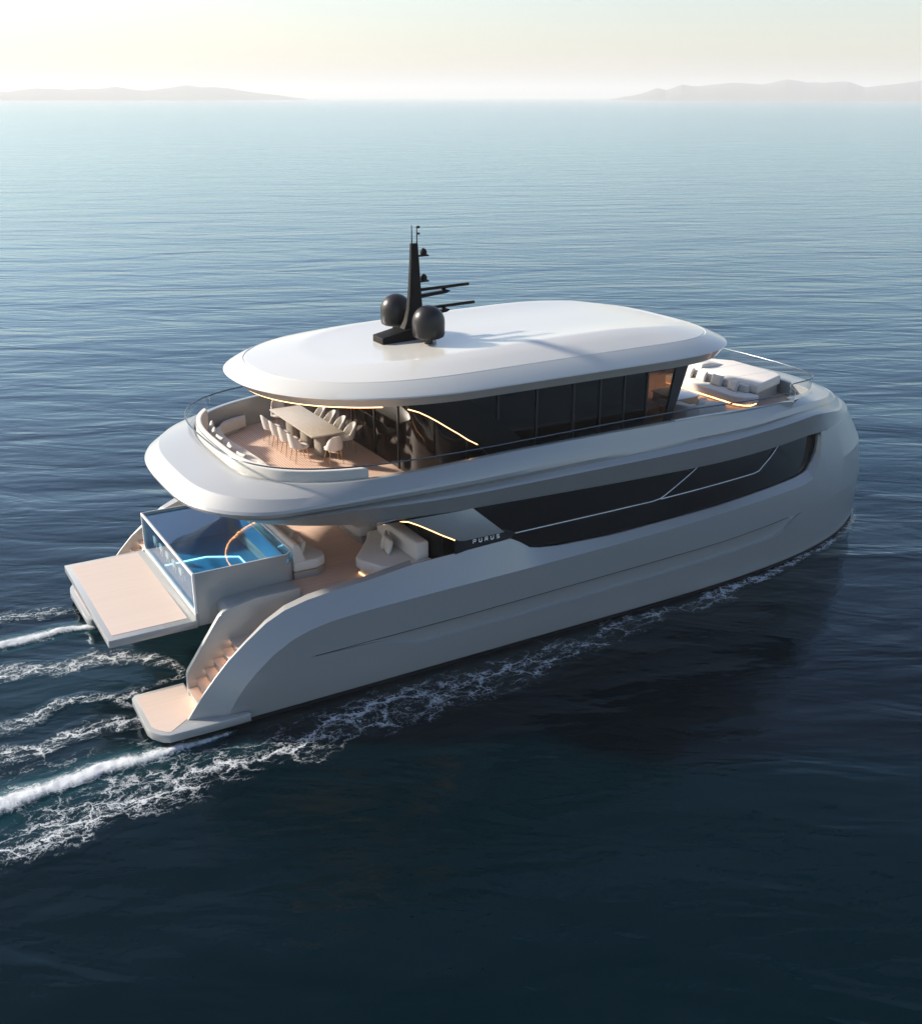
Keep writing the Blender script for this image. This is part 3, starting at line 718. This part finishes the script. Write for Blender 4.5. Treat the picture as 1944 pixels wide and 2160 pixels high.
# ------------------------------------------------------------------ main deck sofas
S1=empty('pool_sofa',(5.15,-1.2,2.485),'ivory sofa with a raised back along the forward end of the pool','sofa')
def off(pts,lx,ly): return [(x-lx,y-ly) for x,y in pts]
seat=[(4.70,-2.28),(5.40,-2.30),(5.66,-2.12),(5.72,-1.85),(5.42,-1.05),(5.38,2.2),(4.70,2.2)]
mk('seat',G().prism(off(seat,5.15,-1.2),.20,.48),FAB,S1,40,bevel=.06,seg=3)
mk('base',G().prism(off([(x if x<5 else x-.03,y) for x,y in seat],5.15,-1.2),0,.17),GREYBASE,S1,40,bevel=.01)
mk('timber_edge',G().prism(off([(x if x<5 else x-.015,y) for x,y in seat],5.15,-1.2),.171,.199),WOODEDGE,S1,40)
bk=[(4.70,.47),(4.72,.98),(4.80,1.0),(4.90,.96),(5.06,.47)]
mk('backrest',G().prism([(x-5.15,z) for x,z in bk],-2.27+1.2,2.2+1.2,'y'),FAB,S1,40,bevel=.03)
CM='cushions on the main deck sofas'
cushion((5.13,-1.75,3.20),R(90)+R(-8),R(18),'upright cream cushion nearest the camera on the sofa beside the pool',CM)
cushion((5.10,-.85,3.20),R(90)+R(10),R(18),'cream cushion farther back on the sofa beside the pool, just under the overhang',CM)
S2=empty('saloon_sofa',(7.2,-2.6,2.485),'angular ivory sofa on the main deck in front of the dark saloon doors','sofa')
seat=[(6.28,-2.75),(6.30,-3.05),(6.62,-3.70),(6.85,-3.85),(7.95,-3.88),(7.95,-1.25),(7.35,-1.25),(7.10,-1.70)]
mk('seat',G().prism(off(seat,7.2,-2.6),.20,.50),FAB,S2,40,bevel=.06,seg=3)
mk('base',G().prism(off([(x+.12 if x<7.8 else x,y) for x,y in seat],7.2,-2.6),0,.199),GREYBASE,S2,40)
mk('base_light',G().tube([(x+.09-7.2,y+2.6,.03) for x,y in seat[:3]],.012,6),LEDS,S2,0)
mk('backrest',G().prism(off([(7.55,-3.86),(7.93,-3.86),(7.93,-1.3),(7.62,-1.3),(7.50,-2.0)],7.2,-2.6),.49,1.02),FAB,S2,40,bevel=.06,seg=3)
mk('side_table_wing',G().box(6.9-7.2,7.95-7.2,-3.96+2.6,-3.89+2.6,.0,.55),FAB,S2,40,bevel=.02)
seat=[(7.15,-.75),(7.25,-.95),(7.95,-.95),(7.95,.8),(7.2,.8)]
S3=empty('small_sofa',(7.55,0,2.485),'smaller ivory sofa half hidden behind the angular one, under the overhang','sofa')
mk('seat',G().prism(off(seat,7.55,0),.20,.50),FAB,S3,40,bevel=.06,seg=3); mk('base',G().prism(off([(x+.08 if x<7.8 else x,y) for x,y in seat],7.55,0),0,.199),GREYBASE,S3,40)
mk('backrest',G().box(.15,.39,-.95,.8,.49,1.05),FAB,S3,40,bevel=.05,seg=3)
cushion((7.28,-2.50,3.18),R(62),R(14),'rear one of two cream cushions leaning together on the angular sofa',CM)
cushion((7.22,-2.86,3.18),R(75),R(16),'front one of two cream cushions leaning together on the angular sofa',CM)
# ------------------------------------------------------------------ bow lounge
B=empty('sun_bed',(22.6,.1,4.80),'large white sun bed at the bow of the upper deck','sun bed')
bed=[(21.60,-1.76),(23.30,-1.15),(23.48,-.8),(23.50,1.35),(22.9,2.15),(21.62,2.55)]
def bedo(d): 
    return [((x-22.6)*(1-d)+0,(y-.1)*(1-d)) for x,y in bed]
mk('mattress',G().prism(bedo(0),.38,.70),FAB,B,40,bevel=.06,seg=3)
mk('base',G().prism(bedo(.06),0,.379),GREYBASE,B,40)
for y in (-.55,.75): mk('seam',G().box(-.92,.95,y-.005-.1,y+.005-.1,.699,.7025),GREYBASE,B,0)
mk('headrest',G().prism([(-1.0,.66),(-.95,.84),(-.6,.86),(.1,.70)],.9,2.2,'y'),FAB,B,40,bevel=.03)
B2=empty('bow_sofa',(21.2,-.1,4.80),'low ivory sofa lit along its base in front of the sun bed','sofa')
seat=[(20.75,1.9),(20.80,-1.55),(20.95,-1.85),(21.25,-1.98),(21.60,-1.88),(21.60,1.9)]
mk('seat',G().prism(off(seat,21.2,-.1),.12,.38),FAB,B2,40,bevel=.04,seg=3)
mk('backrest',G().box(.22,.41,-1.35,2.0,.37,.63),FAB,B2,40,bevel=.05,seg=3)
inn=[(x+.06 if x<21 else x-.05,y+.05 if y<0 else y) for x,y in seat]
mk('base',G().prism(off(inn,21.2,-.1),0,.119),GREYBASE,B2,40)
mk('base_light',G().tube([(x-21.2-.045,y+.1-.04,.10) for x,y in inn[:5]],.014,6),LED,B2,0)
for i,(y,l) in enumerate(((-.95,'grey cushion at the near end of the row on the bow sofa'),(-.15,'second grey cushion from the near end of the row on the bow sofa'),(.62,'third grey cushion from the near end of the row on the bow sofa'),(1.3,'grey cushion farthest back in the row on the bow sofa'))):
    cushion((21.30,y,5.36),R(90)+R(random.uniform(-10,10)),R(20),l,'cushions along the bow sofa',(1.05,.85,.95))
B3=empty('low_sofa',(18.9,-1.9,4.80),'low white sofa with a rounded wraparound back facing the bow','sofa')
wall=[(18.1,-.9),(18.1,-1.7),(18.25,-2.1),(18.6,-2.3),(19.7,-2.25)]; wi=[(19.7,-2.13),(18.66,-2.18),(18.36,-2.0),(18.22,-1.7),(18.22,-.9)]
mk('backrest',G().prism(off(wall+wi,18.9,-1.9),.02,.52),FAB,B3,50,bevel=.03)
mk('seat',G().prism(off([(18.24,-.9),(18.24,-1.7),(18.38,-2.0),(18.68,-2.16),(19.9,-2.12),(19.9,-1.5),(18.9,-1.5),(18.9,-.9)],18.9,-1.9),.05,.36),FAB,B3,40,bevel=.03)
cushion((18.95,-1.95,5.30),R(10),R(18),'single grey cushion on the low wraparound sofa','cushion of the low sofa',(.9,.9,.8))
B4=empty('coffee_table',(19.3,-.3,4.80),'white-topped low coffee table with a timber body on the bow deck','table')
mk('table_top',G().box(-.55,.45,-.75,.6,.40,.44),WHITEF,B4,40,bevel=.02,seg=3); mk('body',G().box(-.5,.40,-.70,.55,.06,.399),WOODEDGE,B4,40,bevel=.02)
#WATER
# ------------------------------------------------------------------ sea
def vnoise(x,y,seed=0):
    xi=np.floor(x).astype(int); yi=np.floor(y).astype(int); xf=x-xi; yf=y-yi
    def h(a,b):
        n=(a*374761393+b*668265263+seed*1442695041)&0x7fffffff; n=((n^(n>>13))*1274126177)&0x7fffffff
        return ((n^(n>>16))&0xffff)/65535.
    u=xf*xf*(3-2*xf); v=yf*yf*(3-2*yf)
    return (h(xi,yi)*(1-u)+h(xi+1,yi)*u)*(1-v)+(h(xi,yi+1)*(1-u)+h(xi+1,yi+1)*u)*v
def fbm(x,y,o=4,seed=0):
    s=0;a=.5
    for k in range(o): s=s+a*vnoise(x*2**k,y*2**k,seed+k); a*=.5
    return s
def grow(start,end,step,g=1.09):
    P=[];p=start;s=step;sg=1 if end>start else -1
    while abs(p-start)<abs(end-start): s*=g; p+=sg*s; P.append(p)
    P[-1]=end; return P
SEA=12000
gx=grow(-7,-SEA,.07)[::-1]+list(np.arange(-7,3,.07))+list(np.arange(3,29,.13))+grow(29,SEA,.13)
gy=grow(-8.5,-SEA,.07)[::-1]+list(np.arange(-8.5,5.5,.07))+grow(5.5,SEA,.07)
GX,GY=np.meshgrid(np.array(gx),np.array(gy)); X=GX.ravel();Y=GY.ravel()
def seg(X,Y,pts):
    """distance to a polyline and position along it"""
    best=np.full(X.shape,1e9); wd=np.zeros(X.shape); side_=np.zeros(X.shape)
    for (x0,y0,w0),(x1,y1,w1) in zip(pts,pts[1:]):
        dx,dy=x1-x0,y1-y0; L2=dx*dx+dy*dy; t=np.clip(((X-x0)*dx+(Y-y0)*dy)/L2,0,1)
        ex=X-x0-t*dx; ey=Y-y0-t*dy; d=np.hypot(ex,ey); w=w0+(w1-w0)*t; m=d<best
        best=np.where(m,d,best); wd=np.where(m,w,wd); side_=np.where(m,ey,side_)
    return best,wd,side_
near=(np.abs(X)<60)&(np.abs(Y)<40)
foam=np.zeros(X.shape); solid=np.zeros(X.shape); teal=np.zeros(X.shape); hgt=np.zeros(X.shape)
xn,yn=X[near],Y[near]
wob=(fbm(xn*.9,yn*.9,4,3)-.47)
F_=np.zeros(xn.shape);S_=np.zeros(xn.shape);T_=np.zeros(xn.shape);H_=np.zeros(xn.shape)
def band(pts,amp,soft=1.0,warp=.8):
    d,w,_=seg(xn,yn+wob*warp,pts); return amp*np.clip(1-(d/w)**2,0,1)**soft
def mx(a,b): return np.maximum(a,b)
# breaking ridges
ridS=[(2.0,-4.62,.05),(1.3,-4.74,.14),(.6,-4.72,.26),(-.4,-4.75,.36),(-1.3,-4.80,.40),(-2.3,-4.84,.42),(-3.5,-4.98,.46),(-6,-5.4,.6),(-14,-6.8,1.0)]
ridP=[(1.0,2.62,.12),(.3,2.66,.22),(-.6,2.86,.26),(-1.5,2.80,.28),(-2.4,2.80,.3),(-6,3.0,.5),(-14,3.2,1.0)]
for pts,hh in ((ridS,.10),(ridP,.08)):
    d,w,sd_=seg(xn,yn+wob*.35,pts)
    k=np.clip(1-(d/w)**2,0,1)
    sd2=sd_+wob*.35
    lump=.35+.75*fbm(xn*2.1,yn*2.6,2,9)+.75*fbm(xn*7.5,yn*7.5,2,19)
    H_+=hh*k**.8*lump*np.clip((w/.3),0,1)
    up_=np.clip(sd2/w,-1,1)*(1 if hh>.09 else .4)
    S_=mx(S_,k**.7*(1.12-.62*np.clip(up_,0,1)**.7)*(.62+.62*fbm(xn*2.3,yn*2.3,3,5)))
    T_=mx(T_,np.clip(1-(d/(w*2.4))**2,0,1)*.9)
    # trailing streaks on the inner side
    st=np.clip(1-(np.abs(yn-(yn+sd_)*0-(yn)+sd_*0+sd_-w*1.0)/(w*1.4)),0,1)
    F_=mx(F_,.75*np.clip(1-(d/(w*2.0))**2,0,1))
# lace along the starboard side
F_=mx(F_,band([(27.2,-1.75,.08),(26.4,-2.5,.16),(25.4,-3.05,.22),(23.6,-3.72,.26),(22,-4.1,.26),(20,-4.5,.30),(18.7,-4.66,.34),(17.4,-4.8,.55)],.88,.8,.3))
F_=mx(F_,band([(17.8,-4.95,.40),(15.5,-5.10,.62),(13.9,-5.15,.62),(12,-5.45,.85),(10,-5.55,1.1),(7,-5.6,1.3),(4,-5.9,1.2),(1.5,-6.0,1.3),(-1,-6.2,1.3),(-4,-6.4,1.3),(-9,-7.2,1.5),(-16,-8.6,1.8)],.66,.5,1.3))
core=[(18.7,-4.62,.14),(16.6,-4.85,.24),(13.9,-5.08,.28),(11.4,-5.30,.30),(9,-5.32,.34),(6.4,-5.15,.4),(4.9,-5.55,.42),(3.0,-5.95,.42),(1.4,-6.20,.45),(-1.0,-6.5,.5),(-4,-6.6,.55),(-9,-7.3,.7)]
F_=mx(F_,band(core,.80,.7,1.2))
for pts,a in (([(.3,-1.75,.25),(-.5,-1.5,.35),(-1.4,-1.35,.35),(-3,-1.75,.5),(-7,-2.2,.8),(-14,-2.6,1.2)],.74),
              ([(.2,-3.0,.5),(-.8,-2.8,.5),(-2.1,-3.0,.6),(-4,-3.3,.8),(-8,-3.8,1.0),(-16,-4.5,1.6)],.74),
              ([(.3,-2.35,.25),(0,-2.0,.3),(-.2,-1.7,.2)],.6),
              ([(1.6,-1.35,.25),(1.75,-.8,.22),(1.3,-.25,.45),(.5,.35,.7),(-.4,.55,.75),(-1.5,.8,.7),(-3,1.3,.7),(-8,1.8,1.0)],.80),
              ([(1.5,-1.5,.2),(.6,-1.45,.3),(.2,-1.6,.3)],.62),
              ([(1.6,4.8,.2),(.2,4.0,.5),(-.9,4.3,.6),(-2,4.7,.7),(-6,5.6,1.2),(-14,7,2)],.66),
              ([(22,5.2,.3),(12,5.7,.5),(2,5.6,.5)],.5),
              ([(0,-4.0,.3),(-1.5,-3.9,.5),(-4,-4.1,.6),(-9,-4.6,.8)],.5)):
    F_=mx(F_,band(pts,a,.6,.9))
T_=mx(T_,band([(6,0,1.5),(1,0,2.2),(-6,0,3.5),(-16,0,5)],.22,1,.5))
T_=mx(T_,band([(2,-5.4,.8),(-4,-5.8,1.2),(-14,-7.5,2)],.38,1,.5))
H_+=.05*F_*(fbm(xn*2.2,yn*2.2,4,17)-.4)
F_=np.clip(F_,0,1)
foam[near]=F_; solid[near]=np.clip(S_,0,1.2); teal[near]=np.clip(T_,0,1); hgt[near]=H_
# long low swell and chop close to the boat
u_=X*rt.x+Y*rt.y; v_=X*hf.x+Y*hf.y; Rr_=np.hypot(X,Y)
fade=np.clip(1-(Rr_-30)/60,0,1)
sw=.05*(fbm(u_*.10,v_*.34,3,31)-.45)*2*fade
calm=np.exp(-(np.clip(-Y-4.4,0,99)/9)**2)*np.clip((-Y-1)/3,0,1)*np.clip((X+6)/6,0,1)*np.clip((40-X)/14,0,1)
hgt+=sw*(1-.6*calm)
nx_,ny_=len(gx),len(gy)
me=bpy.data.meshes.new('sea')
co=np.stack([X,Y,hgt],1).astype(np.float32)
idx=np.arange(nx_*ny_).reshape(ny_,nx_)
q=np.stack([idx[:-1,:-1],idx[:-1,1:],idx[1:,1:],idx[1:,:-1]],-1).reshape(-1,4)
me.vertices.add(len(co)); me.vertices.foreach_set('co',co.ravel())
me.loops.add(q.size); me.loops.foreach_set('vertex_index',q.ravel().astype(np.int32))
me.polygons.add(len(q)); me.polygons.foreach_set('loop_start',(np.arange(len(q))*4).astype(np.int32))
me.polygons.foreach_set('use_smooth',np.ones(len(q),bool)); me.update(calc_edges=True)
for n_,a in (('foam',foam),('solid',solid),('teal',teal)):
    at=me.attributes.new(n_,'FLOAT','POINT'); at.data.foreach_set('value',a.astype(np.float32))
sea=bpy.data.objects.new('sea',me); COL.objects.link(sea); sea['kind']='structure'
W=bpy.data.materials.new('sea_water'); W.use_nodes=True; b=W.node_tree.nodes['Principled BSDF']
me.materials.append(W)
b.inputs['IOR'].default_value=1.333; b.inputs['Specular IOR Level'].default_value=.36; b.inputs['Roughness'].default_value=.06
def math_(op,a,c=None,cl=False):
    n=N(W,'ShaderNodeMath',operation=op); n.use_clamp=cl
    for i,v in ((0,a),(1,c)):
        if v is None: continue
        if isinstance(v,(int,float)): n.inputs[i].default_value=v
        else: L(W,v,n.inputs[i])
    return n.outputs[0]
def mixc(f_,a,c):
    n=N(W,'ShaderNodeMix',data_type='RGBA')
    if isinstance(f_,(int,float)): n.inputs['Factor'].default_value=f_
    else: L(W,f_,n.inputs['Factor'])
    for k,v in (('A',a),('B',c)):
        if isinstance(v,tuple): n.inputs[k].default_value=(*v,1)
        else: L(W,v,n.inputs[k])
    return n.outputs['Result']
tc=N(W,'ShaderNodeTexCoord')
def mapped(scale,rot=0,loc=(0,0,0)):
    mp=N(W,'ShaderNodeMapping'); L(W,tc.outputs['Object'],mp.inputs[0]); mp.inputs['Scale'].default_value=scale; mp.inputs['Rotation'].default_value=(0,0,rot); mp.inputs['Location'].default_value=loc; return mp.outputs[0]
def noise(vec,scale,detail=4,rough=.5,dist=0):
    n=N(W,'ShaderNodeTexNoise'); n.inputs['Scale'].default_value=scale; n.inputs['Detail'].default_value=detail; n.inputs['Roughness'].default_value=rough; n.inputs['Distortion'].default_value=dist
    L(W,vec,n.inputs['Vector']); return n
def attr(nm):
    a=N(W,'ShaderNodeAttribute'); a.attribute_name=nm; return a.outputs['Fac']
ang=math.atan2(rt.y,rt.x)
# wind waves: crests run roughly across the view; rotate so u is along the crest
def wv(scale,st,rot_off,detail=3,dist=.6):
    mp=N(W,'ShaderNodeMapping'); mp.vector_type='TEXTURE'; L(W,tc.outputs['Object'],mp.inputs[0]); mp.inputs['Rotation'].default_value=(0,0,ang+rot_off); mp.inputs['Scale'].default_value=(st,1,1)
    return noise(mp.outputs[0],scale,detail,.55,dist).outputs[0]
w1=wv(.16,3.2,R(8)); w2=wv(.55,3.0,R(-6)); w3=wv(1.9,2.4,R(10)); w4=wv(6.5,1.8,R(-4),2)
patch=noise(mapped((.02,.02,.02)),1,3).outputs[0]
hsum=math_('ADD',math_('MULTIPLY',w1,1.5),math_('ADD',math_('MULTIPLY',w2,.55),math_('ADD',math_('MULTIPLY',w3,.085),math_('MULTIPLY',w4,.016))))
foamA=attr('foam'); solidA=attr('solid'); tealA=attr('teal')
# foam lace: warped voronoi edges
warp=noise(mapped((1,1,1)),1.3,5,.6); wsub=N(W,'ShaderNodeVectorMath',operation='SCALE'); L(W,warp.outputs['Color'],wsub.inputs[0]); wsub.inputs['Scale'].default_value=.95
wadd=N(W,'ShaderNodeVectorMath',operation='ADD'); L(W,mapped((.62,1.0,1)),wadd.inputs[0]); L(W,wsub.outputs[0],wadd.inputs[1])
warp2=noise(mapped((1,1,1)),9,4,.65); ws2=N(W,'ShaderNodeVectorMath',operation='SCALE'); L(W,warp2.outputs['Color'],ws2.inputs[0]); ws2.inputs['Scale'].default_value=.22
wad2=N(W,'ShaderNodeVectorMath',operation='ADD'); L(W,wadd.outputs[0],wad2.inputs[0]); L(W,ws2.outputs[0],wad2.inputs[1])
def vor(s_):
    v=N(W,'ShaderNodeTexVoronoi',feature='DISTANCE_TO_EDGE'); v.inputs['Scale'].default_value=s_; L(W,wad2.outputs[0],v.inputs['Vector']); return v.outputs['Distance']
def ss(v,a,c_):
    n=N(W,'ShaderNodeMapRange',interpolation_type='SMOOTHSTEP'); L(W,v,n.inputs[0]); n.inputs[1].default_value=a; n.inputs[2].default_value=c_; return n.outputs[0]
# line strength is 1 on a cell edge
e1=math_('SUBTRACT',1,ss(vor(1.35),0,.10)); e2=math_('SUBTRACT',1,ss(vor(3.4),0,.15)); e3=math_('SUBTRACT',1,ss(vor(8.5),0,.22))
fine=noise(mapped((1,1.5,1)),22,5,.7).outputs[0]; med=noise(mapped((.8,1.4,1)),3.2,5,.62).outputs[0]
net=math_('MAXIMUM',e1,math_('MULTIPLY',e2,.85)); net=math_('MAXIMUM',net,math_('MULTIPLY',e3,.62))
net=math_('ADD',math_('MULTIPLY',net,.62),math_('ADD',math_('MULTIPLY',fine,.45),math_('MULTIPLY',med,.75)))   # about .4 .. 1.5
lev=math_('ADD',net,math_('MULTIPLY',foamA,.95))
lace=ss(lev,1.56,2.02)
lace=math_('MULTIPLY',lace,ss(foamA,.02,.25))
fib=noise(mapped((7,1.3,1),R(-20)),1.6,5,.65).outputs[0]
sol=math_('ADD',math_('MULTIPLY',solidA,.95),math_('ADD',math_('MULTIPLY',fine,.8),math_('ADD',math_('MULTIPLY',med,.45),math_('MULTIPLY',fib,.75)))); sol=ss(sol,1.32,1.95); sol=math_('MULTIPLY',sol,ss(solidA,.03,.3))
fo=math_('MAXIMUM',lace,sol)
fo=math_('MULTIPLY',fo,.93)
deep=mixc(ss(patch,.35,.65),(.0001,.0036,.0062),(.0001,.0048,.0080))
bodyc=mixc(math_('MULTIPLY',tealA,.8,True),deep,(.006,.040,.050))
cmix=mixc(fo,bodyc,(.56,.59,.61)); L(W,cmix,b.inputs['Base Color'])
rg=N(W,'ShaderNodeMapRange'); L(W,fo,rg.inputs[0]); rg.inputs[3].default_value=.06; rg.inputs[4].default_value=.75; L(W,rg.outputs[0],b.inputs['Roughness'])
W_OUT=None
hs2=math_('ADD',hsum,math_('MULTIPLY',fo,.05)); churn=math_('MULTIPLY',math_('MAXIMUM',foamA,tealA),math_('ADD',math_('MULTIPLY',med,.16),math_('MULTIPLY',fine,.04))); hs2=math_('ADD',hs2,churn)
bp=N(W,'ShaderNodeBump'); bp.inputs['Strength'].default_value=1; bp.inputs['Distance'].default_value=.17; L(W,hs2,bp.inputs['Height']); L(W,bp.outputs[0],b.inputs['Normal'])
b.inputs['Specular IOR Level'].default_value=0.0
lw=N(W,'ShaderNodeLayerWeight'); lw.inputs['Blend'].default_value=.5; L(W,bp.outputs[0],lw.inputs['Normal'])
fac=math_('ADD',math_('MULTIPLY',math_('POWER',lw.outputs['Facing'],4.6),1.0),.004)
fac=math_('MULTIPLY',fac,math_('SUBTRACT',1,math_('MULTIPLY',fo,.9)),True)
gls=N(W,'ShaderNodeBsdfGlossy'); gls.inputs['Color'].default_value=(.74,.92,1,1); gls.inputs['Roughness'].default_value=.10; L(W,bp.outputs[0],gls.inputs['Normal'])
mxs=N(W,'ShaderNodeMixShader'); L(W,fac,mxs.inputs[0]); L(W,b.outputs[0],mxs.inputs[1]); L(W,gls.outputs[0],mxs.inputs[2])
L(W,mxs.outputs[0],W.node_tree.nodes['Material Output'].inputs[0])
# ------------------------------------------------------------------ islands
def island(name,pts,dist,depth):
    """pts: (bearing in degrees left of the camera heading, height)"""
    g=G(); rows=[]
    c0=Vector((-4.5,-26.9,0)); nD=22
    bs=np.linspace(pts[0][0],pts[-1][0],150)
    for k in range(nD+1):
        t=k/nD; d=dist+depth*t; row=[]
        for bdeg in bs:
            h0=float(np.interp(bdeg,[p[0] for p in pts],[p[1] for p in pts])) if pts[0][0]<pts[-1][0] else float(np.interp(-bdeg,[-p[0] for p in pts],[p[1] for p in pts]))
            a=R(bdeg); dr=hf*math.cos(a)-rt*math.sin(a); p=c0+dr*d
            prof=max(0,math.sin(math.pi*min(1,t*1.02)))**.8
            rough=float(fbm(np.array([p.x/165]),np.array([p.y/165]),5,77)[0])-.45
            row.append((p.x,p.y,-1+max(0,h0*prof*(1+.28*rough)+ (rough*8 if h0>3 else 0)*prof)))
        rows.append(row)
    g.grid(rows); o=mk(name,g,ISL,None,0); o['kind']='structure'; return o
ISL=vary(mat('island_scrub',(.10,.10,.075),.95),.004,.35)
DPX=lambda u:-math.degrees(math.atan((u-910)/2266*1.0))     # bearing left of heading
def P_(lst,dist): return [(DPX(u),max(0,(190-v)/2266*dist/math.cos(R(DPX(u)))*1.03)) for u,v in lst]
island('hill',P_([(-420,190),(-300,170),(-120,175),(0,178),(70,171),(130,173),(230,167),(285,174),(370,165),(450,169),(500,176),(560,183),(612,190)],5200),5200,1100)
island('hill',P_([(1200,190),(1250,182),(1275,176),(1297,167),(1315,172),(1345,161),(1380,166),(1440,160),(1500,161),(1550,153),(1590,159),(1670,157),(1705,168),(1760,163),(1820,157),(1900,150),(2100,168),(2250,190)],5000),5000,1100)
# ------------------------------------------------------------------ haze
hz=mk('haze',G().box(-12500,12500,-12500,12500,-3,120),bpy.data.materials.new('haze_air'),None,0); hz['kind']='stuff'
hm=hz.data.materials[0]; hm.use_nodes=True; hm.node_tree.nodes.clear()
ho=N(hm,'ShaderNodeOutputMaterial'); hv=N(hm,'ShaderNodeVolumePrincipled'); hv.inputs['Color'].default_value=(.93,.965,.965,1); hv.inputs['Density'].default_value=2.6e-4; hv.inputs['Anisotropy'].default_value=0.1
L(hm,hv.outputs[0],ho.inputs['Volume'])
